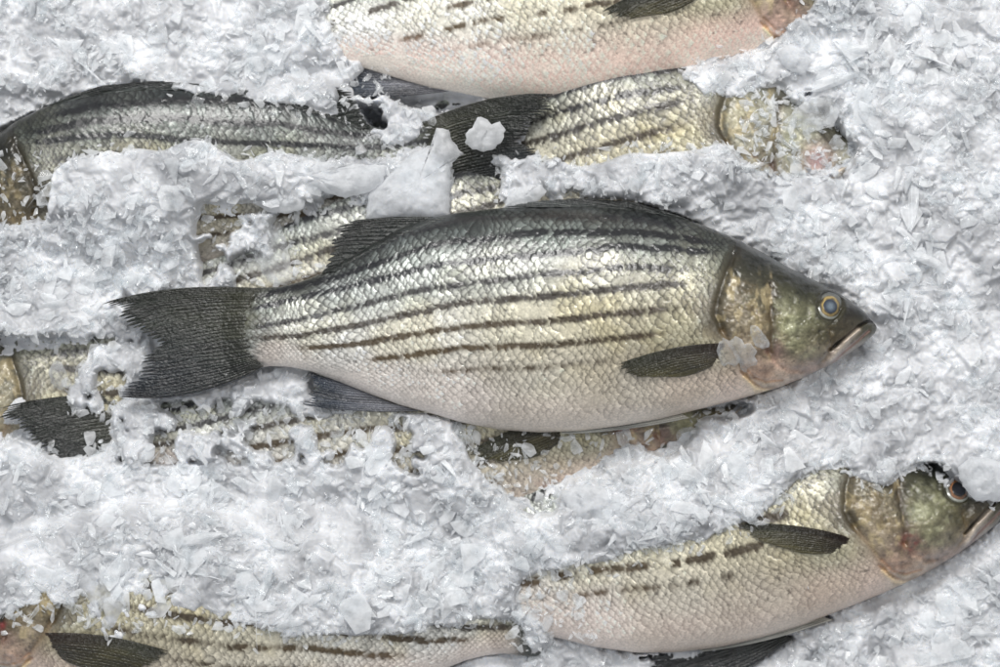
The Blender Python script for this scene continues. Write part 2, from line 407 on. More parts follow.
    # stripes
    for k, (l, st, br) in enumerate(STR):
        ly = np.interp(XF, [q[0] for q in l], [q[1] for q in l])
        x0, x1 = SRANGE[k]
        x0 += p.get('sx0', 0); x1 += p.get('sx1', 0)
        wd = np.interp(X, [250, 400, 650], [2.5, 3.1, 3.5]) * p.get('sw', 1)
        m = np.exp(-((YF - ly + (rnd - .5) * 1.6) / wd) ** 2) * sstep(x0 - 14, x0 + 24, XF) * sstep(x1 + 10, x1 - 30, XF)
        brk = fbm(XF, YF * 0 + k * 31, 13, seed + 40 + k, 2)
        m = m * st * np.clip(1 - p.get('broken', .25) * 1.8 * sstep(.45, .62, brk), 0, 1)
        m = m * (.86 + .55 * (rim - .6) + .9 * (rn2 - .5)) * (inhead == 0) * p.get('sgain', 1)
        m = np.clip(m * 1.85, 0, .95)[..., None]
        brn = br * (1 - .4 * sstep(420, 600, X))[..., None]
        sc = S((24, 25, 30)) * (1 - brn) + S((70, 54, 26)) * brn
        col = col * (1 - m) + sc * m
    # pink flush of belly
    pk = np.clip(p.get('pink', .25) * (sstep(.35, .85, v) * (.4 + 1.2 * fbm(X, Y, 70, seed + 50, 3))), 0, .8) * sstep(770, 745, X) * sstep(250, 300, X)
    col = col * (1 - pk[..., None]) + S((226, 190, 178)) * pk[..., None]
    tr_ = sstep(268, 236, X + (fbm(X * .35, Y, 4, seed + 55, 2) - .5) * 34) * .85
    tc_ = S((60, 60, 44)) * (1 - sstep(320, 350, Y)[..., None]) + S((44, 50, 50)) * sstep(320, 350, Y)[..., None]
    col = col * (1 - tr_[..., None]) + tc_ * tr_[..., None] * (.6 + .8 * fbm(X * .3, Y, 3, seed + 56, 2))[..., None]
    # specks
    sp = (fbm(X, Y, 4.2, seed + 60, 2) > .80) & (v < .7) & (X > 300)
    col = np.where(sp[..., None], col * .55, col)
    # ---- the head
    hm = inhead.astype(float)
    def groove(line, w, d, c=None, cw=None, cs=.7):
        nonlocal D, col
        dd = pdist(XF, YF, line); g = np.exp(-(dd / w) ** 2) * (front > 0)
        D = D - d * g
        if c is not None:
            g2 = (np.exp(-(dd / (cw or w)) ** 2) * cs * (front > 0))[..., None]
            col = col * (1 - g2) + S(c) * g2
    # gill cover plate standing proud of the shoulder
    D += hm * 3.2 * sstep(0, 9, dh)
    groove([(736, 250), (731, 260), (724, 280), (717, 298), (714, 313), (721, 330)], 3.4, 2.6, (52, 46, 32), 6.5, .72)  # gill edge: carved crease, its wide dark shading painted on
    groove([(721, 330), (736, 354), (746, 376)], 2.2, 2.0, (120, 98, 70), 3, .4)
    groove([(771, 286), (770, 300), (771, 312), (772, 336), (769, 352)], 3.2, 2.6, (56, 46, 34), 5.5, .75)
    groove([(769, 352), (776, 364), (790, 371), (806, 371), (820, 366)], 3.0, 2.4, (128, 98, 84), 5, .5)
    groove([(741, 371), (750, 381), (763, 389), (781, 388), (797, 380)], 1.4, 2.0, (128, 96, 70), 1.8, .7)
    groove([(744, 366), (754, 377), (766, 382), (782, 380)], 1.4, 1.6, (150, 112, 84), 1.8, .6)
    groove([(744, 377), (756, 390), (772, 393)], 1.2, -2.0, (220, 196, 156), 2.2, .7)
    groove([(880, 321.5), (866, 322.5), (858, 328), (848, 336), (838, 343), (830, 350)], 1.5, 6, (26, 20, 15), 1.4, .95)
    groove([(858, 331), (850, 338), (838, 349), (829, 360)], 1.9, -1.6, (186, 172, 156), 2.2, .75)
    groove([(868, 332), (856, 342), (842, 352), (832, 363)], 1.1, 1.6, (120, 92, 86), 1.4, .7)
    groove([(830, 330), (831, 342), (826, 356), (818, 364)], 1.8, 1.8, (90, 76, 50), 3, .5)
    groove([(852, 301), (856, 304)], 1.8, 2, (16, 14, 11), 2.0, .9)
    groove([(846, 299), (847, 300)], 1.1, 1, (16, 14, 11), 1.3, .8)
    # cheek and plate relief
    D += hm * 2.5 * np.exp(-(((XF - 796) / 24) ** 2 + ((YF - 330) / 36) ** 2))
    D += hm * 2.2 * np.exp(-(((XF - 745) / 16) ** 2 + ((YF - 315) / 34) ** 2))
    ex, ey = 829, 306
    de = np.hypot(XF - ex, YF - ey)
    eyem = np.exp(-((de - 17) / 3.2) ** 2) * hm * (front > 0)
    D += 1.3 * eyem - hm * 3.5 * sstep(16, 12, de)
    em = (sstep(21, 15, de) * hm)[..., None] * .75
    col = col * (1 - em) + S((44, 42, 26)) * em
    # small head scales and mottling
    hs = fbm(XF, YF, 4.6, seed + 70, 2); hs2 = fbm(XF, YF, 13, seed + 71, 3)
    hz = hm * sstep(858, 835, XF)
    D += hz * (hs - .5) * 2.2 + hz * (hs2 - .5) * 2.0
    col = col * (1 + hz * ((hs - .5) * .9 + (hs2 - .5) * .7))[..., None]
    op = hz * (XF < 772) * sstep(372, 350, YF) * sstep(262, 280, YF)
    fl = sstep(.52, .72, fbm(XF * 1.0, YF * .6, 8, seed + 72, 3)) * op * .5
    col = col * (1 - fl[..., None]) + S((176, 160, 122)) * fl[..., None]
    dk = sstep(.55, .75, fbm(XF, YF, 11, seed + 73, 3)) * op * .5
    col = col * (1 - dk[..., None]) + S((84, 70, 46)) * dk[..., None]
    fr = sstep(.52, .8, fbm(XF, YF, 7, seed + 75, 2)) * hm * (XF > 772) * (XF < 815) * sstep(288, 310, YF) * sstep(366, 350, YF) * .35
    col = col * (1 - fr[..., None]) + S((158, 158, 128)) * fr[..., None]
    for bx, by, br_ in p.get('mouth', ()):
        g = (np.exp(-(np.hypot(XF - bx, YF - by) / br_) ** 2) * .7)[..., None]
        col = col * (1 - g) + S((206, 166, 166)) * g
    if p.get('blood'):
        for bx, by, br_ in p['blood']:
            g = (np.exp(-(np.hypot(XF - bx, YF - by) / br_) ** 2) * .8 * sstep(.3, .55, fbm(XF, YF, 9, seed + 80, 3)))[..., None]
            col = col * (1 - g) + S((132, 52, 52)) * g
    gain = p.get('gain', 1.0) * 1.08
    col = np.clip(col * gain * 1.18, .004, .86)
    nape = sstep(-.42, -.95, v) * p.get('nape', .58)
    col = col * (1 - nape[..., None])
    Z = Z + D * np.where(front > 0, np.clip(np.sin(np.minimum(th, math.pi))[None] * 2.2, 0, 1), .3 * np.sign(s) * 0)
    lum = col.mean(-1)
    silver = np.clip(amp * (.06 + .45 * rnd ** 2) * sstep(.95, .5, v) * (1 - .6 * darkz) + .08 * hz, 0, .5)
    return X, Y, Z, col, silver, len(th)

# ------------------------------------------------------------------ fins, drawn once: (base pts, tip pts, control offset pts)
def lerp_pts(P, t):
    P = np.array(P, float); k = np.linspace(0, 1, len(P))
    return np.stack([np.interp(t, k, P[:, i]) for i in range(2)], -1)

FINS = {
 'caudal_fin': dict(B=[(262, 288.5), (254, 300), (248, 328), (254, 356), (264, 366.5)],
     E=[(100, 304), (104, 309), (113, 316), (124, 326), (138, 335), (158, 344), (144, 356), (135, 367), (126, 379), (117, 390), (114, 396)],
     Cc=[(168, 281), (170, 300), (192, 330), (190, 366), (186, 407)], n=34, nt=360, ns=120, rag=.06, notch=.12, clump=.14,
     c0=(46, 46, 32), c1=(24, 28, 22), c2=(12, 20, 30), z='t', amp=1.15, th=2.0),
 'soft_dorsal_fin': dict(B=[(452, 218), (430, 226), (398, 240), (368, 254), (336, 273)], E=[(339, 223), (334, 232), (331, 244), (328, 256), (319, 277)],
     Cc=[(390, 214), (375, 224), (356, 238), (345, 250), (328, 270)], n=13, nt=150, ns=110, rag=.12, notch=.14, c0=(40, 44, 42), c1=(22, 25, 22), c2=(34, 38, 34), z='s', dz=2.5, amp=1.5, th=1.4),
 'spiny_dorsal_fin': dict(B=[(694, 222), (640, 211), (590, 207), (540, 208)], E=[(628, 201), (575, 198), (530, 201), (500, 208)],
     Cc=[(660, 208), (600, 200), (560, 202), (520, 206)], n=9, nt=120, ns=60, rag=.05, notch=.1, c0=(60, 64, 62), c1=(34, 36, 36), c2=(70, 74, 74), z='s', dz=2.0, amp=1.6, th=1.6),
 'pectoral_fin': dict(B=[(721, 343), (720, 350), (710, 365)], E=[(611, 365), (613, 368), (622, 373), (638, 377), (668, 376)],
     Cc=[(668, 342), (664, 352), (684, 378)], n=17, nt=170, ns=110, rag=.07, notch=.05, c0=(44, 32, 24), c1=(42, 42, 26), c2=(84, 78, 46), z='s', dz=3.0, amp=1.1, th=1.4),
 'pelvic_fin': dict(B=[(676, 411), (690, 418)], E=[(560, 429), (558, 434)], Cc=[(620, 422), (618, 434)], n=5, nt=40, ns=80, rag=.02, notch=.03,
     c0=(150, 146, 136), c1=(70, 74, 76), c2=(170, 170, 164), z=-4, amp=1.2, th=1.8),
 'hanging_pelvic_fin': dict(B=[(632, 420), (650, 432)], E=[(500, 436), (512, 452), (540, 466), (580, 466)], Cc=[(570, 430), (600, 456)], n=9, nt=110, ns=90, rag=.1, notch=.08,
     c0=(40, 42, 38), c1=(24, 28, 30), c2=(20, 24, 28), z=-14, amp=1.3, th=1.6),
 'anal_fin': dict(B=[(420, 411), (394, 404), (364, 392), (338, 380)], E=[(297, 404), (304, 398), (312, 388), (310, 380), (305, 371)],
     Cc=[(352, 414), (344, 404), (336, 392), (322, 377)], n=12, nt=130, ns=90, rag=.09, notch=.13, c0=(120, 120, 126), c1=(40, 48, 60), c2=(26, 36, 50), z=-2, amp=1.3, th=1.4),
}

def fin_mesh(d, p, seed):
    r = np.random.default_rng(seed)
    nt, ns, n = d['nt'], d['ns'], d['n']
    t = np.linspace(0, 1, nt); s = np.linspace(0, 1, ns)
    ph = t * n; ray = np.floor(ph).astype(int); fr = ph - ray
    jit = r.random(n + 2)
    wob = np.interp(t, np.linspace(0, 1, n + 1), np.cumsum(r.normal(0, .012, n + 1)))
    tt = np.clip(t, 0, 1)
    B = lerp_pts(d['B'], tt); E = lerp_pts(d['E'], tt); K = lerp_pts(d['Cc'], tt)
    Lf = 1 - d['rag'] * jit[np.minimum(ray, n)] - d['notch'] * np.abs(2 * fr - 1) ** 2 * (0.4 + jit[np.minimum(ray + 1, n)])
    Lf = Lf - d.get('clump', .05) * (fbm(t * 13 + seed, t * 0, 1.0, seed + 6, 2) - .35)
    Lf[0] = Lf[-1] = .97
    ss = s[None, :] * Lf[:, None]
    P = ((1 - ss) ** 2)[..., None] * B[:, None] + (2 * ss * (1 - ss))[..., None] * K[:, None] + (ss ** 2)[..., None] * E[:, None]
    X, Y = P[..., 0], P[..., 1]
    ph2 = ph[:, None] + (fbm(X * .25, Y, 7, seed + 8, 2) - .5) * 1.6 * s[None]
    rid = np.abs(np.sin(math.pi * ph2)) * (1 - .55 * s[None]) + .5 * np.abs(np.sin(2 * math.pi * ph2)) * s[None]
    rid = rid * (.35 + .9 * fbm(X * .4, Y, 12, seed + 9, 2))
    wave = (fbm(X, Y, 26, seed, 3) - .5) * 6 * s[None]
    if d['z'] == 's':
        z0 = zsurf(X, Y) + d['dz'] * np.minimum(1, s[None] * 4) - (1 - np.minimum(1, s[None] * 8)) * 1.5
        wave = wave * .25
    elif d['z'] == 't':
        z0 = np.where(X > 222, zsurf(np.maximum(X, 222), Y), 0) + .6 - 1.6 * sstep(.08, 0, s[None] + 0 * X) * (.3 + jit[np.minimum(ray, n)][:, None])
        wave = wave * sstep(.2, .5, s[None])
    else:
        z0 = d['z'] + 0 * X
    # joints across the rays
    ring = np.abs(np.sin(s[None] * 60 + jit[np.minimum(ray, n)][:, None] * 6)) * .25
    Z = z0 + wave + rid * d['amp'] * .75 + ring + (fbm(X, Y, 5, seed + 2, 2) - .5) * 1.2
    edge = np.minimum(1, np.minimum(s[None] * 12, (1 - s[None]) * 10)) * np.minimum(1, np.minimum(t, 1 - t) * 18)[:, None]
    thk = d['th'] * (.25 + .75 * edge)
    k = np.clip(s[None] * 1.3, 0, 1)[..., None]
    c = S(d['c0']) * (1 - k) + S(d['c1']) * k
    k2 = (sstep(.35, .9, t)[:, None] * (.3 + .7 * s[None]))[..., None]
    c = c * (1 - k2) + S(d['c2']) * k2
    c = c * (.62 + .45 * rid + .5 * (jit[np.minimum(ray, n)][:, None] - .5))[..., None] * (.35 + 1.3 * fbm(X * .35, Y, 12, seed + 5, 3))[..., None]
    if 'fcol' in p: c = c * np.array(p['fcol'])
    Vt = np.stack([X, Y, Z + thk / 2], -1).reshape(-1, 3); Vb = np.stack([X, Y, Z - rid * d['amp'] - thk / 2], -1).reshape(-1, 3)
    V = np.vstack([Vt, Vb]); N = nt * ns
    F1 = grid_faces(nt, ns); F2 = F1[:, ::-1] + N
    loop = np.r_[np.arange(ns), np.arange(1, nt) * ns + ns - 1, (nt - 1) * ns + np.arange(ns - 2, -1, -1), np.arange(nt - 2, 0, -1) * ns]
    l2 = np.roll(loop, -1)
    F3 = np.stack([loop, loop + N, l2 + N, l2], -1)
    return V, [np.vstack([F1, F2, F3])], np.vstack([c.reshape(-1, 3)] * 2)

# ------------------------------------------------------------------ laying a fish on the bed along its spine
LOWER_Z = []          # world-layout heights of the buried fish, for the ice
MAIN_Z = []
def lay(V, sp):
    """canonical fish drawing -> bed layout along a curved spine"""
    s = (872 - V[:, 0]) * sp['k']; d = (325 - V[:, 1]) * sp['k']
    S_, P = sp['curve']
    c = np.stack([np.interp(s, S_, P[:, i]) for i in range(3)], -1)
    over = s - S_[-1]; und = s - S_[0]
    t1 = (P[-1] - P[-8]); t1 = t1 / np.linalg.norm(t1[:2]); t0 = (P[8] - P[0]); t0 = t0 / np.linalg.norm(t0[:2])
    c = c + np.where(over > 0, over, 0)[:, None] * t1 + np.where(und < 0, und, 0)[:, None] * t0
    T = np.gradient(P, axis=0); k = np.exp(-np.linspace(-2, 2, 41) ** 2); k /= k.sum()
    tx = np.convolve(np.pad(T[:, 0], 20, 'edge'), k, 'valid'); ty = np.convolve(np.pad(T[:, 1], 20, 'edge'), k, 'valid')
    a = np.interp(s, S_, np.unwrap(np.arctan2(ty, tx)))
    tx, ty = np.cos(a), np.sin(a)
    nx, ny = -ty * sp['side'], tx * sp['side']
    roll = sp.get('roll', 0.0)
    z = V[:, 2] * sp['k']
    d2 = d * math.cos(roll) - z * math.sin(roll); z2 = z * math.cos(roll) + d * math.sin(roll)
    return np.stack([c[:, 0] + nx * d2, c[:, 1] + ny * d2, c[:, 2] + z2], -1)

def build_fish(label, pts, side, k=1.0, prm=None, res=(560, 250, 40), fins=(), eye=None, main=False, group='striped bass laid out on the ice', roll=0.0):
    prm = prm or {}
    if not main:
        pts = [(*unproj(x, y, z), z) for x, y, z in pts]
    sp = dict(curve=smooth_curve(pts), side=side, k=k, roll=roll)
    mid = sp['curve'][1][150]
    root = bpy.data.objects.new('striped_bass', None); C.objects.link(root)
    o = world(np.array([mid[0], mid[1], mid[2] - 55])); root.location = o; root.empty_display_size = .02
    tag(root, label, 'fish', group)
    X, Y, Z, col, sil, nv = fish_surface(*res, prm)
    V = lay(np.stack([X.ravel(), Y.ravel(), Z.ravel()], -1), sp)
    F = grid_faces(X.shape[0], nv, closed=True)
    if side < 0: F = F[:, ::-1]
    (MAIN_Z if main else LOWER_Z).append(V.copy())
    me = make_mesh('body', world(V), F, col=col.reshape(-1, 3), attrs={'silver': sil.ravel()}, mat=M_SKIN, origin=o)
    link('body', me, root)
    for i, f in enumerate(fins):
        V0, Ff, c = fin_mesh(FINS[f], prm, prm['seed'] * 10 + i)
        if f == 'pectoral_fin' and 'pec' in prm:
            dx, dy, an = prm['pec']; an = math.radians(an)
            zo = V0[:, 2] - zsurf(V0[:, 0], V0[:, 1]); x_ = (V0[:, 0] - 714) * prm.get('pecs', (1, 1))[0]; y_ = (V0[:, 1] - 353) * prm.get('pecs', (1, 1))[1]
            V0[:, 0] = 714 + dx + x_ * math.cos(an) - y_ * math.sin(an); V0[:, 1] = 353 + dy + x_ * math.sin(an) + y_ * math.cos(an)
            V0[:, 2] = zsurf(V0[:, 0], V0[:, 1]) + zo
        V = lay(V0, sp)
        (MAIN_Z if main else LOWER_Z).append(V.copy())
        me = make_mesh(f, world(V), Ff, col=np.clip(c, .004, .8), mat=M_FIN, origin=o)
        link(f.replace('hanging_', ''), me, root)
    if eye:
        ex, ey, er = eye['x'], eye['y'], 14.0
        z0 = float(zsurf(np.array([829.]), np.array([306.]))[0])
        def cap(name, r0, r1, zb, zh, mat, parent, n=48, m=14, z_off=0):
            rr = np.linspace(r0, r1, m); aa = np.linspace(0, 2 * math.pi, n, endpoint=False)
            R, A = np.meshgrid(rr, aa, indexing='ij')
            x = ex + R * np.cos(A); y = ey + R * np.sin(A) * .96
            z = z0 + zb + zh * np.sqrt(np.clip(1 - (R / 15.5) ** 2, 0, 1)) + z_off
            # lean with the skin
            gx = (zsurf(np.array([ex + 6.]), np.array([ey + 0.])) - zsurf(np.array([ex - 6.]), np.array([ey + 0.])))[0] / 12
            gy = (zsurf(np.array([ex + 0.]), np.array([ey + 6.])) - zsurf(np.array([ex + 0.]), np.array([ey - 6.])))[0] / 12
            z = z + gx * (x - ex) + gy * (y - ey)
            Vv = lay(np.stack([x.ravel(), y.ravel(), z.ravel()], -1), sp)
            Vl = lay(np.stack([x.ravel(), y.ravel(), z.ravel() - 3.0 - 5 * (name == 'eye')], -1), sp)
            N = len(Vv); F1 = grid_faces(m, n, closed=True); F2 = F1[:, ::-1] + N
            a0 = np.arange(n); a1 = (a0 + 1) % n; top = (m - 1) * n
            F3 = np.stack([top + a0, top + a1, top + a1 + N, top + a0 + N], -1)
            F4 = np.stack([a1, a0, a0 + N, a1 + N], -1)
            q = R.ravel()[:, None]
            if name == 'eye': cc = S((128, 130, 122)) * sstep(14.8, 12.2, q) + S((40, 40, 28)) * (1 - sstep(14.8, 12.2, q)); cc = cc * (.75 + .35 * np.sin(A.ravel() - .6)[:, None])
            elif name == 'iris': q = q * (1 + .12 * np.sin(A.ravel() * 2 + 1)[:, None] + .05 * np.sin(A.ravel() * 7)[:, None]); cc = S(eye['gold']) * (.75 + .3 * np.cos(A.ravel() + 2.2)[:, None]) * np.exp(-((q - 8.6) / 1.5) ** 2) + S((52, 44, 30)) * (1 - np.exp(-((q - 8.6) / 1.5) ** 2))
            else: cc = S(eye['mid']) * sstep(6.5, 1.0, q) + S(eye['dark']) * (1 - sstep(6.5, 1.0, q))
            me = make_mesh(name, world(np.vstack([Vv, Vl])), [np.vstack([F1, F2, F3, F4])], col=np.vstack([cc, cc]), mat=M_EYE, origin=o)
            return link(name, me, parent)
        e = cap('eye', .02, 14.6, -3.4, 7.0, M_EYE, root)
        cap('iris', 6.4, 10.8, -3.4, 7.0, None, e, z_off=.35)
        cap('pupil', .02, 7.2, -3.4, 7.3, None, e, z_off=.5)
    return root, sp

ALLF = ('caudal_fin', 'soft_dorsal_fin', 'spiny_dorsal_fin', 'pectoral_fin', 'pelvic_fin', 'anal_fin')
EYE1 = dict(x=826.5, y=306.5, gold=(164, 142, 88), dark=(44, 52, 64), mid=(104, 116, 126))
EYE2 = dict(x=826.5, y=306.5, gold=(142, 96, 62), dark=(16, 17, 22), mid=(32, 34, 42))

main, SPM = build_fish('whole silver striped fish with gold-rimmed eye lying uncovered on top of the ice',
    [(872, 325, 0), (560, 325, 0), (245, 325, 0), (90, 325, -4)], 1, prm=dict(seed=3, pink=.05, broken=.12, sw=1.0), res=(760, 360, 60), fins=ALLF, eye=EYE1, main=True)
LOW = dict(res=(600, 270, 40))
build_fish('pale fish with pink belly cut off by the top edge of the photo',
    [(886, -28, -40), (700, -14, -42), (480, 4, -45), (262, 22, -48), (120, 34, -50)], 1,
    prm=dict(seed=11, pec=(-34, -22, -4), pink=.55, broken=.55, gain=1.22, sgain=.75, olive=.4), fins=('caudal_fin', 'pectoral_fin', 'pelvic_fin', 'anal_fin'), **LOW)
build_fish('arched dark-backed fish at upper left whose wet tail reaches the pink belly',
    [(-90, 214, -62), (0, 198, -60), (110, 188, -58), (260, 184, -60), (380, 168, -52), (440, 148, -36), (500, 128, -22), (570, 110, -12)], -1, k=.88, roll=.35,
    prm=dict(seed=19, pink=.1, broken=.1, gain=.62, sgain=1.3, sw=.9, olive=2.2, nape=.2), fins=('caudal_fin', 'soft_dorsal_fin', 'spiny_dorsal_fin', 'pectoral_fin'), **LOW)
build_fish('striped fish half buried behind the whole fish, its head under ice at upper right',
    [(872, 158, -70), (740, 140, -62), (610, 158, -64), (500, 172, -100), (380, 150, -128), (250, 130, -140)], 1, k=1.0,
    prm=dict(seed=23, headpale=.6, pink=.15, broken=.15, gain=.95, olive=1.6, sw=1.1, mouth=[(816, 340, 15)], blood=[(748, 352, 7)]), fins=('spiny_dorsal_fin', 'pectoral_fin'), **LOW)
build_fish('striped fish almost hidden behind the raised back fins of the whole fish',
    [(700, 190, -125), (560, 224, -100), (480, 246, -84), (330, 272, -74), (190, 286, -78), (60, 306, -90)], 1, k=.95,
    prm=dict(seed=47, pink=.05, broken=.15, gain=1.0, olive=1.4, sw=1.2), fins=(), **LOW)
build_fish('fish at the left edge under the tail of the whole fish, gill cover showing',
    [(-118, 402, -92), (0, 404, -92), (150, 400, -96), (300, 385, -118), (450, 372, -126), (560, 370, -128)], -1, k=.95,
    prm=dict(seed=29, pink=.1, broken=.1, olive=.8, gain=.8, headpale=.35), fins=(), **LOW)
build_fish('fish under the belly of the whole fish, dark tail at the left edge',
    [(756, 398, -84), (640, 408, -78), (480, 424, -76), (300, 428, -70), (120, 432, -40), (0, 432, -22), (-60, 433, -18)], 1, k=1.01,
    prm=dict(seed=31, pec=(-42, -20, -2), pecs=(.95, 1.15), pink=.2, broken=.2, olive=1.4, gain=.92, sgain=1.1, blood=[(655, 416, 24), (738, 345, 9)]), fins=('caudal_fin', 'pectoral_fin', 'pelvic_fin'), **LOW)
build_fish('fish at lower right with orange-rimmed eye, snout touching the right edge',
    [(1003, 504, -50), (930, 512, -56), (700, 541, -62), (520, 552, -68), (380, 556, -76), (300, 556, -80)], 1, k=1.03, roll=-.10,
    prm=dict(seed=37, pec=(-12, -8, 24), pecs=(1.0, .85), pink=.14, broken=.75, gain=.98, olive=1.0, sw=1.2, blood=[(774, 352, 7)]), fins=('pectoral_fin', 'pelvic_fin', 'hanging_pelvic_fin'), eye=EYE2, **LOW)
build_fish('fish at the bottom left with its pectoral fin spread, cut off by the bottom edge',
    [(-90, 598, -44), (60, 609, -44), (200, 618, -46), (360, 620, -50), (520, 612, -56), (640, 600, -66)], -1, k=1.0,
    prm=dict(seed=41, pec=(0, 2, 8), pecs=(1.15, 1.25), pink=.15, broken=.35, gain=.95, olive=1.3, sw=1.1, blood=[(772, 340, 5)]), fins=('pectoral_fin', 'pelvic_fin'), **LOW)

# ------------------------------------------------------------------ height maps
GX0, GX1, GY0, GY1, GS = -230, 1230, -200, 870, 2.0
gx = np.arange(GX0, GX1 + .1, GS); gy = np.arange(GY0, GY1 + .1, GS)
GX, GY = np.meshgrid(gx, gy, indexing='ij')
def zraster(list_):
    Zm = np.full(GX.shape, -1e4)
    for V in list_:
        i = np.round((V[:, 0] - GX0) / GS).astype(int); j = np.round((V[:, 1] - GY0) / GS).astype(int)
        ok = (i >= 0) & (i < len(gx)) & (j >= 0) & (j < len(gy))
        np.maximum.at(Zm, (i[ok], j[ok]), V[ok, 2])
    return Zm
def blur(A, r):
    k = int(max(1, r / GS))
    for _ in range(3):
        for ax in (0, 1):
            P = np.pad(A, [(k + 1, k) if a == ax else (0, 0) for a in (0, 1)], mode='edge')
            Cc = np.cumsum(P, axis=ax)
            A = (np.take(Cc, range(2 * k + 1, Cc.shape[ax]), axis=ax) - np.take(Cc, range(0, Cc.shape[ax] - 2 * k - 1), axis=ax)) / (2 * k + 1)
    return A
ZL = zraster(LOWER_Z); ZM = zraster(MAIN_Z)
def at(A, x, y):
    i = np.clip(np.round((x - GX0) / GS).astype(int), 0, len(gx) - 1); j = np.clip(np.round((y - GY0) / GS).astype(int), 0, len(gy) - 1)
    return A[i, j]

# where fish show through the ice (layout coordinates at the photograph's scale)
HOLES = [
 [(330, -40), (326, 10), (332, 40), (352, 62), (366, 72), (384, 100), (440, 112), (500, 114), (570, 108), (660, 90), (676, 78), (700, 64), (730, 58), (764, 55), (775, 44), (788, 28), (803, 24), (812, 8), (818, -40)],
 [(856, -12), (890, -12), (884, 6), (866, 12)],
 [(-60, 90), (40, 84), (80, 72), (128, 70), (140, 86), (176, 92), (232, 98), (262, 104), (300, 102), (322, 110), (345, 96), (380, 104), (384, 118), (366, 132), (396, 148), (440, 120), (500, 92), (570, 88), (568, 110), (556, 150), (538, 162), (512, 156), (462, 156), (440, 152), (410, 156), (396, 170),
  (380, 158), (330, 164), (278, 156), (242, 158), (208, 142), (180, 150), (140, 148), (88, 156), (60, 168), (44, 178), (50, 205), (36, 222), (10, 226), (-60, 200)],
 [(556, 112), (600, 102), (650, 96), (690, 84), (700, 96), (740, 98), (752, 108), (738, 132), (700, 150), (655, 154), (610, 162), (575, 166), (545, 160), (540, 148)],
 [(748, 84), (790, 84), (786, 98), (772, 112), (752, 104)],
 [(735, 96), (760, 92), (796, 104), (840, 116), (858, 148), (848, 172), (812, 176), (770, 172), (742, 166), (720, 148)],
 [(800, 142), (818, 140), (850, 154), (846, 164), (822, 172), (804, 164)],
 [(448, 154), (482, 156), (508, 168), (504, 190), (496, 226), (448, 226)],
 [(290, 206), (322, 196), (368, 196), (372, 230), (330, 285), (300, 288), (296, 262), (286, 240), (282, 222)],
 [(196, 208), (212, 202), (226, 206), (252, 208), (254, 218), (240, 226), (222, 222), (205, 224), (196, 216)],
 [(244, 248), (256, 250), (270, 262), (278, 284), (256, 286), (246, 268)],
 [(532, 186), (548, 184), (552, 200), (535, 202)], [(566, 186), (584, 188), (586, 200), (566, 200)],
 [(-60, 330), (30, 334), (62, 338), (86, 336), (92, 350), (96, 362), (80, 372), (70, 384), (72, 400), (84, 410), (116, 416), (116, 436), (106, 450), (84, 458), (52, 462), (34, 446), (10, 438), (-60, 440)],
 [(96, 378), (112, 380), (122, 404), (110, 414), (94, 404)],
 [(452, 418), (560, 428), (600, 424), (756, 398), (758, 410), (700, 424), (690, 446), (664, 460), (640, 452), (622, 440), (612, 452), (604, 478), (572, 480), (560, 500), (548, 516), (520, 514), (500, 490), (470, 462)],
 [(520, 574), (560, 566), (610, 556), (640, 546), (690, 540), (740, 522), (770, 506), (788, 482), (816, 462), (846, 458), (850, 476), (868, 478), (880, 487), (888, 468), (914, 463), (940, 466), (964, 480), (976, 500), (1030, 496), (1030, 530), (960, 580), (900, 610), (820, 640), (760, 690), (600, 690), (600, 650), (556, 640), (520, 612), (510, 592)],
 [(-60, 626), (0, 614), (30, 606), (82, 598), (96, 612), (112, 640), (122, 640), (138, 618), (150, 610), (200, 612), (262, 622), (290, 630), (330, 634), (420, 628), (480, 618), (514, 622), (532, 650), (524, 740), (-60, 740)],
]
SPECK = [  # where loose thin flakes lie scattered over a fish that still shows between them
 ([(-40, 150), (50, 150), (60, 220), (-40, 230)], 70), ([(335, 60), (390, 70), (385, 130), (340, 128)], 60),
 ([(190, 195), (300, 200), (300, 285), (190, 285)], 50), ([(735, 88), (840, 96), (866, 130), (866, 185), (740, 176)], 430),
 ([(90, 330), (150, 330), (130, 415), (70, 415)], 50), ([(110, 400), (300, 396), (360, 415), (360, 480), (110, 480)], 520),
 ([(545, 430), (640, 420), (620, 490), (540, 510)], 50), ([(350, 405), (470, 420), (510, 510), (360, 490)], 380), ([(505, 560), (560, 550), (600, 640), (515, 655)], 130), ([(450, 430), (520, 440), (580, 500), (520, 520)], 90),
 ([(520, 545), (700, 515), (760, 500), (800, 470), (780, 520), (640, 560), (520, 590)], 70),
 ([(0, 590), (100, 596), (60, 625), (0, 630)], 22), ([(180, 600), (520, 606), (510, 632), (180, 622)], 90),
 ([(400, 400), (760, 380), (760, 402), (560, 436), (440, 424)], 10), ([(780, 590), (880, 560), (760, 600)], 6),
]
PX = 500 + (GX - 500) * HC / (HC + 30); PY = 333.5 + (GY - 333.5) * HC / (HC + 30)
wx = PX + (fbm(GX, GY, 16, 101, 3) - .5) * 17; wy = PY + (fbm(GX, GY, 16, 111, 3) - .5) * 17
hole = np.zeros(GX.shape)
for h in HOLES: hole = np.maximum(hole, inpoly(wx, wy, h).astype(float))
hs = blur(hole, 4)                        # 0 outside .. 1 inside
cover = blur(hole, 14)
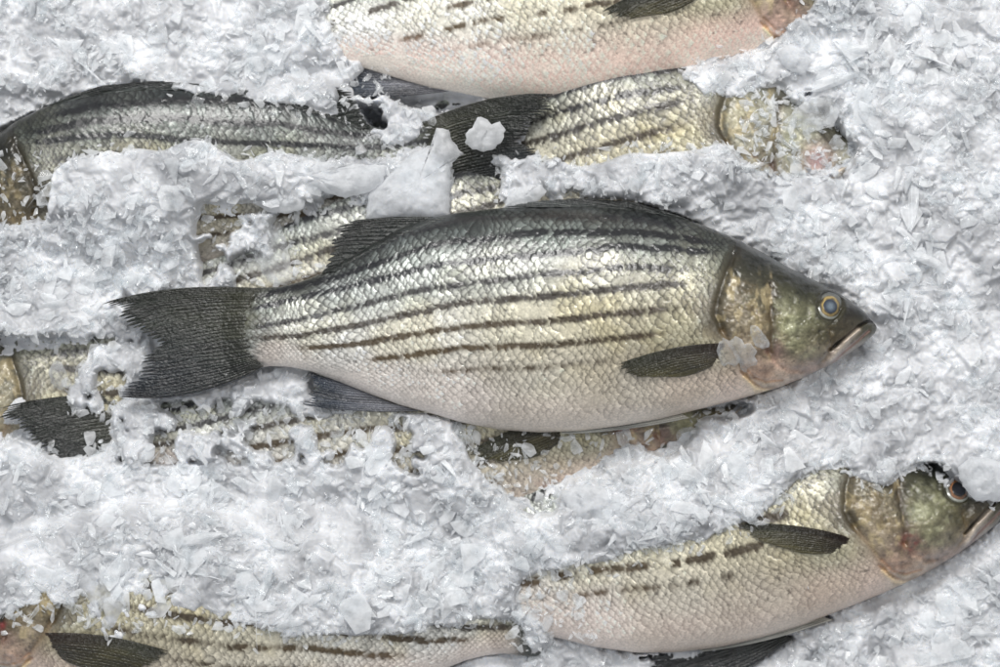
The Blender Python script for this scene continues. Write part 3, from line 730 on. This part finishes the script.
# partly uncovered patches of the fish under the belly
gp = np.zeros(GX.shape)
for poly, th in (([(118, 404), (240, 398), (350, 415), (350, 466), (118, 466)], .47), ([(350, 410), (470, 424), (490, 480), (360, 470)], .55), ([(190, 200), (300, 204), (290, 285), (200, 285)], .52),
                 ([(-40, 150), (60, 160), (50, 222), (-40, 230)], .5), ([(740, 84), (850, 96), (850, 180), (740, 170)], .62), ([(88, 335), (135, 340), (120, 416), (84, 410)], .52), ([(335, 60), (392, 66), (386, 130), (340, 120)], .5)):
    gp = np.maximum(gp, inpoly(PX, PY, poly) * (fbm(GX, GY, 20, 140, 4) * .8 + fbm(GX, GY, 6, 144, 2) * .2 > th))
gp = blur(gp.astype(float), 2)
# smooth bed level
LV = [(0, 0, -36), (200, 30, -30), (300, 60, -34), (130, 40, -30), (600, 140, -30), (900, 20, -12), (980, 200, -10), (880, 180, -14), (760, 210, -16), (900, 320, -18), (980, 420, -14), (840, 420, -14), (700, 500, -18), (620, 190, -24),
      (60, 260, -26), (180, 260, -30), (250, 180, -22), (420, 190, -22), (60, 320, -22), (200, 420, -36), (300, 390, -24), (360, 400, -28), (480, 450, -40), (280, 500, -24), (80, 500, -22), (400, 540, -26), (560, 560, -36), (800, 460, -20), (900, 450, -16), (960, 560, -52), (900, 620, -60), (800, 660, -64), (560, 660, -64), (240, 590, -22), (20, 580, -30), (-100, 650, -40), (1100, 650, -50), (1100, 0, -10), (-100, 0, -30), (500, 780, -60), (500, -100, -50)]
num = 0; den = 0
for x, y, z in LV:
    w = 1 / ((GX - x) ** 2 + (GY - y) ** 2 + 900) ** 1.6; num = num + w * z; den = den + w
BED = num / den
lump = (fbm(GX, GY, 60, 150, 4) - .5) * 26 + (fbm(GX, GY, 17, 160, 3) - .5) * 15
ZLf = np.where(ZL > -500, ZL, -140)
ZLs = blur(ZLf, 3)
Hn = np.maximum(BED + lump, np.where(ZL > -500, ZLs + 4 + 12 * sstep(.45, .05, cover) + lump * .35, -200))
Hh = np.minimum(BED - 8 + lump * .5, np.where(ZL > -500, ZLs - 16, 1e3))
k = np.clip(hs, 0, 1)
Hh2 = Hh
H = Hn * (1 - sstep(.35, .65, k)) + Hh2 * sstep(.35, .65, k)
H = np.where(gp > .45, np.minimum(H, ZLs - 4), H)
# the whole fish rests in the bed: ice stays under its flank and rises only at the rim
zmb = np.where(ZM > -500, 1.0, 0.0); nearm = blur(zmb, 7)
H = np.where(ZM > -500, np.minimum(H, -26 + 0 * H), H)
H = H * (1 - nearm * .0) - 10 * sstep(.02, .5, nearm)
H = np.minimum(H, 14)

# ------------------------------------------------------------------ ice: one mass of frozen-together flakes + loose flakes
FS = 1.0
fx_ = np.arange(-140, 1141, FS); fy_ = np.arange(-130, 800, FS)
FX, FY = np.meshgrid(fx_, fy_, indexing='ij')
def up(A):            # bilinear lookup of a coarse map on the fine grid
    u = (FX - GX0) / GS; v = (FY - GY0) / GS; i = np.floor(u).astype(int); j = np.floor(v).astype(int); a = u - i; b = v - j
    return (A[i, j] * (1 - a) + A[i + 1, j] * a) * (1 - b) + (A[i, j + 1] * (1 - a) + A[i + 1, j + 1] * a) * b
HF = up(H)
E = HF - 3.0
def stamp(n, rmed, rsig, rmin, rmax, seed, lift, steep, sink=.35):
    """flakes as convex facets, pressed into one surface"""
    r = np.random.default_rng(seed)
    x = r.uniform(-150, 1150, n); y = r.uniform(-140, 810, n)
    rad = np.clip(rmed * np.exp(r.normal(0, rsig, n)), rmin, rmax) * (.6 + .8 * fbm(x, y, 80, seed + 5, 2))
    z = at(H, x, y) + rad * r.uniform(-sink, lift, n)
    keep = (at(nearm, x, y) * rad < 5.5) & (at(hs, x, y) * rad < 4.5) | (at(ZLs, x, y) > at(H, x, y) + 14)
    keep &= at(gp, x, y) < .25
    for q in np.where(keep)[0]:
        R = rad[q]; w_ = int(R * 1.3) + 1
        i0 = int(round((x[q] - fx_[0]) / FS)); j0 = int(round((y[q] - fy_[0]) / FS))
        ia, ib = max(0, i0 - w_), min(len(fx_), i0 + w_ + 1); ja, jb = max(0, j0 - w_), min(len(fy_), j0 + w_ + 1)
        if ib <= ia or jb <= ja: continue
        dx = (fx_[ia:ib] - x[q])[:, None]; dy = (fy_[ja:jb] - y[q])[None, :]
        g = r.normal(0, steep, 2); zt = z[q] + g[0] * dx + g[1] * dy
        g = r.normal(0, steep * .8, 2); zt = np.minimum(zt, z[q] + R * r.uniform(-.05, .2) + g[0] * dx + g[1] * dy)
        m = r.integers(4, 8); a0 = r.uniform(0, 6.28)
        sq = r.uniform(.55, 1); ya = r.uniform(0, 3.14); ca, sa = math.cos(ya), math.sin(ya)
        ex_ = dx * ca + dy * sa; ey_ = (-dx * sa + dy * ca) / sq
        for t in range(m):
            an = a0 + 6.283 * (t + r.uniform(-.3, .3)) / m
            d = R * r.uniform(.6, 1.0); sl = r.uniform(1.2, 3.5)
            zt = np.minimum(zt, z[q] - sl * (ex_ * math.cos(an) + ey_ * math.sin(an) - d))
        E[ia:ib, ja:jb] = np.maximum(E[ia:ib, ja:jb], zt)
stamp(9000, 11, .35, 6, 24, 401, .25, .28)
stamp(16000, 6.5, .35, 3.5, 12, 402, .55, .45)
stamp(14000, 3.6, .3, 2.2, 6, 403, 1.2, .6)
E = np.minimum(E, HF + 16)
E = np.where(up(gp) > .4, np.minimum(E, HF), E)
def blurF(A, k):
    for ax in (0, 1):
        P = np.pad(A, [(k + 1, k) if a == ax else (0, 0) for a in (0, 1)], mode='edge'); Cc = np.cumsum(P, axis=ax)
        A = (np.take(Cc, range(2 * k + 1, Cc.shape[ax]), axis=ax) - np.take(Cc, range(0, Cc.shape[ax] - 2 * k - 1), axis=ax)) / (2 * k + 1)
    return A
melt = sstep(.42, .6, fbm(FX, FY, 70, 440, 3))
E1 = blurF(E, 1); E2 = blurF(E1, 2)
E = E1 * (1 - melt * .6) + E2 * melt * .6
E += (fbm(FX, FY, 3.2, 451, 2) - .5) * 1.1
# never through the whole fish
zmf = up(np.where(ZM > -500, 1.0, 0.0)) > .3
E = np.where(zmf, np.minimum(E, -20), E)
bd = np.minimum(np.minimum(FX - fx_[0], fx_[-1] - FX), np.minimum(FY - fy_[0], fy_[-1] - FY))
E = E + (np.minimum(E, -66) - E) * sstep(45, 0, bd + (fbm(FX, FY, 20, 460, 3) - .5) * 24)
F = grid_faces(len(fx_), len(fy_))
V = np.stack([FX.ravel(), FY.ravel(), E.ravel()], -1)
ci = link('crushed_ice', make_mesh('crushed_ice', world(V), F, mat=M_ICE)); ci['kind'] = 'stuff'
# coarse outer bed beyond the frame
gxo = np.arange(-1400, 2401, 8.0); gyo = np.arange(-1300, 1981, 8.0)
OX, OY = np.meshgrid(gxo, gyo, indexing='ij')
OZ = -42 + (fbm(OX, OY, 120, 480, 4) - .5) * 40 + (fbm(OX, OY, 24, 485, 3) - .5) * 26
ins = (OX > -112) & (OX < 1112) & (OY > -102) & (OY < 770)
OZ = np.where(ins, -150, OZ)
bed = link('ice_bed', make_mesh('ice_bed', world(np.stack([OX.ravel(), OY.ravel(), OZ.ravel()], -1)), grid_faces(len(gxo), len(gyo)), mat=M_ICE)); bed['kind'] = 'structure'

def templates(n, flat, seed):
    r = np.random.default_rng(seed); out = []
    for q in range(n):
        bm = bmesh.new()
        m = r.integers(7, 12)
        pts = r.normal(size=(m, 3)); pts /= np.linalg.norm(pts, axis=1)[:, None]
        pts *= r.uniform(.65, 1.15, (m, 1))
        pts *= np.array([1.1, r.uniform(.35, 1), r.uniform(*flat)])
        for p_ in pts: bm.verts.new(p_)
        g = bmesh.ops.convex_hull(bm, input=bm.verts)
        junk = [e for e in g['geom_interior'] if isinstance(e, bmesh.types.BMVert)]
        if junk: bmesh.ops.delete(bm, geom=junk, context='VERTS')
        bmesh.ops.bevel(bm, geom=bm.edges[:], offset=.05, segments=1, affect='EDGES', profile=.6)
        bmesh.ops.triangulate(bm, faces=bm.faces[:])
        bm.verts.index_update()
        out.append((np.array([v.co[:] for v in bm.verts]), np.array([[v.index for v in f.verts] for f in bm.faces])))
        bm.free()
    return out

def scatter(name, pos, rad, tilt, tmpl, mat, seed, smooth=False):
    r = np.random.default_rng(seed)
    Vs, Fs, off = [], [], 0
    n = len(pos); which = r.integers(0, len(tmpl), n)
    for ti, (tv, tf) in enumerate(tmpl):
        ids = np.where(which == ti)[0]
        if not len(ids): continue
        m = len(ids)
        yaw = r.uniform(0, 2 * math.pi, m); ax = r.uniform(0, 2 * math.pi, m); tl = np.abs(r.normal(0, 1, m)) * tilt
        cy, sy = np.cos(yaw), np.sin(yaw)
        Rz = np.zeros((m, 3, 3)); Rz[:, 0, 0] = cy; Rz[:, 0, 1] = -sy; Rz[:, 1, 0] = sy; Rz[:, 1, 1] = cy; Rz[:, 2, 2] = 1
        kx, ky = np.cos(ax), np.sin(ax); c, s = np.cos(tl), np.sin(tl)
        Ra = np.zeros((m, 3, 3))
        Ra[:, 0, 0] = c + kx * kx * (1 - c); Ra[:, 0, 1] = kx * ky * (1 - c); Ra[:, 0, 2] = ky * s
        Ra[:, 1, 0] = kx * ky * (1 - c); Ra[:, 1, 1] = c + ky * ky * (1 - c); Ra[:, 1, 2] = -kx * s
        Ra[:, 2, 0] = -ky * s; Ra[:, 2, 1] = kx * s; Ra[:, 2, 2] = c
        v = np.einsum('mij,kj->mki', Ra @ Rz, tv) * rad[ids][:, None, None] + pos[ids][:, None, :]
        Vs.append(v.reshape(-1, 3)); Fs.append((tf[None] + (np.arange(m) * len(tv))[:, None, None]).reshape(-1, 3) + off)
        off += m * len(tv)
    return make_mesh(name, world(np.vstack(Vs)), np.vstack(Fs)[:, ::-1], smooth=smooth, mat=mat)

T_SMALL = templates(60, (.12, .45), 5)
nearfar = blur(zmb, 16)
def blur_far(x, y): return at(nearfar, x, y)
T_PLATE = templates(40, (.1, .22), 9)
# loose flakes on top of the mass, denser along the rims where fish emerge
r = np.random.default_rng(501)
n = 52000; x = r.uniform(-130, 1130, n); y = r.uniform(-120, 790, n)
coarse = fbm(x, y, 75, 520, 2)
rad = np.clip(4.3 * np.exp(r.normal(0, .5, n)), 1.8, 17) * (.65 + .7 * coarse)
i = np.clip(((x - fx_[0]) / FS).astype(int), 0, len(fx_) - 1); j = np.clip(((y - fy_[0]) / FS).astype(int), 0, len(fy_) - 1)
z = E[i, j] + rad * r.uniform(-.15, .45, n)
rim = at(hs, x, y); rimk = 4 * rim * (1 - rim)
ok = (at(ZL, x, y) < z + 3) & (at(ZM, x, y) < -500) & (at(nearm, x, y) * rad < 2.5) & (rim * rad < 4) & (at(gp, x, y) * rad < 1.8)
ok &= r.random(n) < .2 + .8 * sstep(.38, .6, fbm(x, y, 50, 530, 2)) + rimk
Pl, Rl = [np.stack([x, y, z], -1)[ok]], [rad[ok]]
# flakes that have slid a little way onto the skin round every opening
n = 30000; x = r.uniform(-130, 1130, n); y = r.uniform(-120, 790, n); cv = at(cover, x, y)
rad = np.clip(4.2 * np.exp(r.normal(0, .45, n)), 1.8, 11)
ok = (at(hs, x, y) > .3) & (r.random(n) < .5 * sstep(.93, .5, cv)) & (at(ZM, x, y) < -500) & (at(ZL, x, y) > -500)
Pl.append(np.stack([x, y, at(ZLs, x, y) + rad * .25], -1)[ok]); Rl.append(rad[ok])
# broad glassy plates lying among the small flakes
n = 3400; x = r.uniform(-130, 1130, n); y = r.uniform(-120, 790, n); rad = np.clip(14 * np.exp(r.normal(0, .3, n)), 9, 27)
i = np.clip(((x - fx_[0]) / FS).astype(int), 0, len(fx_) - 1); j = np.clip(((y - fy_[0]) / FS).astype(int), 0, len(fy_) - 1)
ok = (at(cover, x, y) < .12) & (blur_far(x, y) < .02) & (fbm(x, y, 110, 540, 2) > .42)
Pb = np.stack([x, y, E[i, j] + rad * .12], -1)[ok]; Rb = rad[ok]
for poly, n in SPECK:
    xs_, ys_ = zip(*poly); x = r.uniform(min(xs_), max(xs_), n * 3); y = r.uniform(min(ys_), max(ys_), n * 3)
    ok = inpoly(x, y, poly); x, y = unproj(x[ok][:n], y[ok][:n], -35)
    rad = np.clip(4.0 * np.exp(r.normal(0, .5, len(x))), 1.8, 12)
    zl = np.maximum(at(ZLs, x, y), at(H, x, y)); k_ = at(ZM, x, y) < -500
    Pl.append(np.stack([x, y, zl + rad * .25], -1)[k_]); Rl.append(rad[k_])
lf = link('loose_ice_flakes', scatter('loose_ice_flakes', np.vstack(Pl), np.concatenate(Rl), .5, T_SMALL, M_FLAKE, 7)); lf['kind'] = 'stuff'
lp = link('broad_ice_flakes', scatter('broad_ice_flakes', Pb, Rb, .28, T_PLATE, M_PLATE, 17)); lp['kind'] = 'stuff'

# ------------------------------------------------------------------ single pieces of ice one can point at
def chunk(label, poly, z, thick, mat=M_CLEAR, on=None, seed=0, tilt=(0, 0), edge=5.0, rough=1.0, step=1.6):
    cx = np.mean([q[0] for q in poly]); cy = np.mean([q[1] for q in poly])
    zz = z
    if thick < 6 and thick != 4.2:          # melted pieces have rounded outlines
        for _ in range(2):
            q_ = []
            for (x0, y0), (x1, y1) in zip(poly, poly[1:] + poly[:1]): q_ += [(x0 * .75 + x1 * .25, y0 * .75 + y1 * .25), (x0 * .25 + x1 * .75, y0 * .25 + y1 * .75)]
            poly = q_
    poly = [unproj(x, y, z) for x, y in poly]
    # roughen the outline
    r = np.random.default_rng(seed + 900)
    P = []
    for i in range(len(poly)):
        a = np.array(poly[i]); b = np.array(poly[(i + 1) % len(poly)]); L = np.linalg.norm(b - a); m = max(1, int(L / 3.0))
        for q in range(m):
            p_ = a + (b - a) * q / m
            P.append(p_ + r.normal(0, .55, 2) * rough)
    P = np.array(P); n = len(P); c0 = P.mean(0)
    # concentric rings from the outline inwards
    fr = np.array([0, .02, .05, .1, .15, .21, .28, .35, .43, .51, .6, .69, .78, .87, .95, 1.0])
    ring = c0 + (P - c0)[None] * (1 - fr)[:, None, None]
    X = ring[..., 0]; Y = ring[..., 1]
    de = pdist(X, Y, [tuple(q) for q in P] + [tuple(P[0])])
    prof_ = (1 - np.exp(-de / edge))
    nz = (fbm(X, Y, 9, seed + 3, 3) - .5) * 3.2 * rough + (fbm(X, Y, 26, seed + 4, 2) - .5) * 7 * rough
    base = zz + (X - cx) * tilt[0] + (Y - cy) * tilt[1]
    if on is not None: base = np.maximum(blur_at(on, X, Y), base * 0 - 500) + .3
    K = 14; sx_ = r.uniform(P[:, 0].min(), P[:, 0].max(), K); sy_ = r.uniform(P[:, 1].min(), P[:, 1].max(), K)
    dd = (X[..., None] - sx_) ** 2 + (Y[..., None] - sy_) ** 2; kk = dd.argmin(-1)
    gxk, gyk, ok_ = r.normal(0, .35, K), r.normal(0, .35, K), r.normal(0, thick * .12, K)
    nz = nz * .5 + np.clip(ok_[kk] + gxk[kk] * (X - sx_[kk]) + gyk[kk] * (Y - sy_[kk]), -thick * .35, thick * .4) * min(1, rough)
    top = base + prof_ * (thick + nz * np.minimum(1, de / 8)) + .3
    bot = base - prof_ * thick * .4
    Vt = np.stack([X, Y, top], -1).reshape(-1, 3); Vb = np.stack([X, Y, bot], -1).reshape(-1, 3)
    N = len(Vt); m = len(fr)
    F1 = grid_faces(m, n, closed=True); F2 = F1[:, ::-1] + N
    a0 = np.arange(n); a1 = (a0 + 1) % n
    F3 = np.stack([a1, a0, a0 + N, a1 + N], -1)
    o = world(np.array([c0[0], c0[1], zz]))
    me = make_mesh('ice_chunk', world(np.vstack([Vt, Vb])), [np.vstack([F1, F2, F3])], mat=mat, origin=o)
    ob = link('ice_chunk', me, loc=o); tag(ob, label, 'ice', 'single pieces of ice'); return ob
ZMs = blur(np.where(ZM > -500, ZM, 0), 2)
def blur_at(A, X, Y): return at(A, X, Y)

CH = [
 ('tall pointed shard of milky ice standing between the whole fish and the tail above it', [(366, 219), (368, 194), (388, 176), (412, 155), (434, 143), (437, 127), (449, 130), (452, 141), (463, 153), (451, 164), (450, 190), (450, 218)], -14, 16, 'M', None),
 ('knobbly clump of ice lying on the dark wet tail', [(465, 144), (467, 132), (474, 126), (478, 117), (487, 119), (492, 124), (500, 121), (505, 130), (503, 141), (495, 148), (484, 152), (473, 149)], -6, 9, 'M', None),
 ('long flat ledge of ice above the half buried striped fish', [(232, 162), (262, 158), (300, 160), (345, 164), (387, 165), (383, 183), (370, 192), (345, 198), (318, 190), (286, 186), (252, 192), (236, 182)], -10, 13, 'M', None),
 ('smooth lens of clear ice under the long flat ledge', [(252, 202), (268, 193), (290, 190), (306, 196), (304, 208), (288, 214), (268, 212)], -12, 8, 'M', None),
 ('thin clear pane of ice over the flank behind the tail', [(240, 226), (262, 214), (278, 216), (286, 240), (293, 268), (296, 284), (270, 286), (256, 262)], -34, 5, 'C', None),
 ('frosted chip stuck on the gill cover of the whole fish behind the pectoral root', [(716, 351), (718, 342), (724, 338), (729, 341), (734, 335), (741, 339), (744, 344), (751, 343), (757, 351), (755, 357), (757, 364), (750, 367), (747, 373), (742, 369), (741, 362), (735, 367), (728, 364), (724, 367), (719, 360)], 50, 4.2, 'C', 'main'),
 ('small curled sliver of ice on the gill cover, nearer the eye', [(748, 326), (756, 325), (764, 334), (771, 345), (766, 349), (757, 348), (751, 340)], 50, 2.6, 'C', 'main'),
 ('pointed lump of ice hanging down over the fish at the bottom left', [(60, 560), (90, 545), (132, 552), (152, 568), (152, 586), (138, 604), (130, 622), (116, 642), (104, 638), (96, 618), (84, 600), (68, 584)], 6, 14, 'M', None),
 ('rough lump of ice resting against the orange-rimmed eye', [(958, 468), (972, 456), (990, 458), (1012, 466), (1016, 492), (1000, 502), (976, 500), (962, 486)], -6, 16, 'M', None),
 ('smooth ice lens touching the back of the whole fish beside the spiny fin', [(502, 208), (508, 196), (518, 187), (542, 184), (546, 192), (537, 202), (520, 208)], -16, 8, 'M', None),
 ('oval ice flake on the fish at the left edge', [(48, 372), (54, 360), (62, 362), (68, 378), (64, 392), (54, 388)], -36, 6, 'C', None),
 ('narrow ice flake beside the oval one at the left edge', [(76, 366), (84, 358), (88, 368), (82, 386), (76, 388), (74, 378)], -36, 5, 'C', None),
 ('broad angled flake over the buried head at upper right', [(784, 122), (796, 108), (812, 98), (830, 96), (842, 108), (834, 126), (808, 132)], -8, 6, 'C', None),
 ('block of ice below the gill of the pink-bellied fish', [(776, 50), (790, 44), (806, 50), (812, 62), (804, 74), (792, 72), (780, 62)], -8, 12, 'M', None),
 ('round-edged ice chip on the cheek under the belly of the whole fish', [(674, 436), (680, 428), (694, 426), (700, 432), (692, 440), (680, 443)], -34, 4, 'C', None),
 ('broad lump of ice on the slope left of the lower right fish', [(560, 492), (584, 484), (612, 488), (640, 500), (632, 522), (604, 530), (574, 520)], -6, 12, 'M', None),
]
M_MILK = flake_material('milky_ice', .3, .65, base=(.88, .89, .91))
for i, (lab, poly, z, th, mk, on) in enumerate(CH):
    chunk(lab, poly, z, th, {'M': M_MILK, 'C': M_CLEAR, 'F': M_FILM}[mk], ZMs if on == 'main' else None, seed=i * 7, rough=.5 if th < 4 else 1.0, edge=3.5 if th < 6 else 6.0)

# ------------------------------------------------------------------ light
w = bpy.data.worlds.new('World'); scene.world = w; w.use_nodes = True
bg = w.node_tree.nodes['Background']; bg.inputs[0].default_value = (.93, .96, 1.0, 1); bg.inputs[1].default_value = .34
def area(name, loc, target, size, size_y, power, col):
    l = bpy.data.lights.new(name, 'AREA'); l.shape = 'RECTANGLE'; l.size = size; l.size_y = size_y; l.energy = power; l.color = col
    o = bpy.data.objects.new(name, l); C.objects.link(o); o.location = loc
    o.rotation_euler = (Vector(target) - Vector(loc)).to_track_quat('-Z', 'Y').to_euler(); return o
area('market_lamp', (-.2, 1.35, 1.6), (0, 0, 0), 1.0, .55, 36, (1, .985, .96))
area('market_lamp', (.9, .5, 1.9), (0, 0, 0), .07, .07, 11, (1, .98, .95))
area('market_lamp', (-1.1, .1, 1.8), (0, 0, 0), .07, .07, 8, (.95, .98, 1))

# ------------------------------------------------------------------ camera
cam = bpy.data.cameras.new('Camera'); co = bpy.data.objects.new('Camera', cam); C.objects.link(co)
co.location = (0, 0, HC * U); cam.sensor_width = 36; cam.lens = 36 * HC / 1000.0
cam.clip_start = .01; cam.clip_end = 100
cam.dof.use_dof = True; cam.dof.focus_distance = (HC - 25) * U; cam.dof.aperture_fstop = 4.8
scene.camera = co
scene.view_settings.view_transform = 'Standard'; scene.view_settings.look = 'None'
scene.view_settings.exposure = 0.0; scene.view_settings.gamma = 1
scene.render.engine = 'CYCLES'
cy = scene.cycles
cy.max_bounces = 24; cy.diffuse_bounces = 14; cy.glossy_bounces = 4; cy.transmission_bounces = 12; cy.transparent_max_bounces = 24
cy.caustics_reflective = False; cy.caustics_refractive = False; cy.sample_clamp_indirect = 6; cy.use_denoising = True
cy.use_adaptive_sampling = True; cy.adaptive_threshold = .015
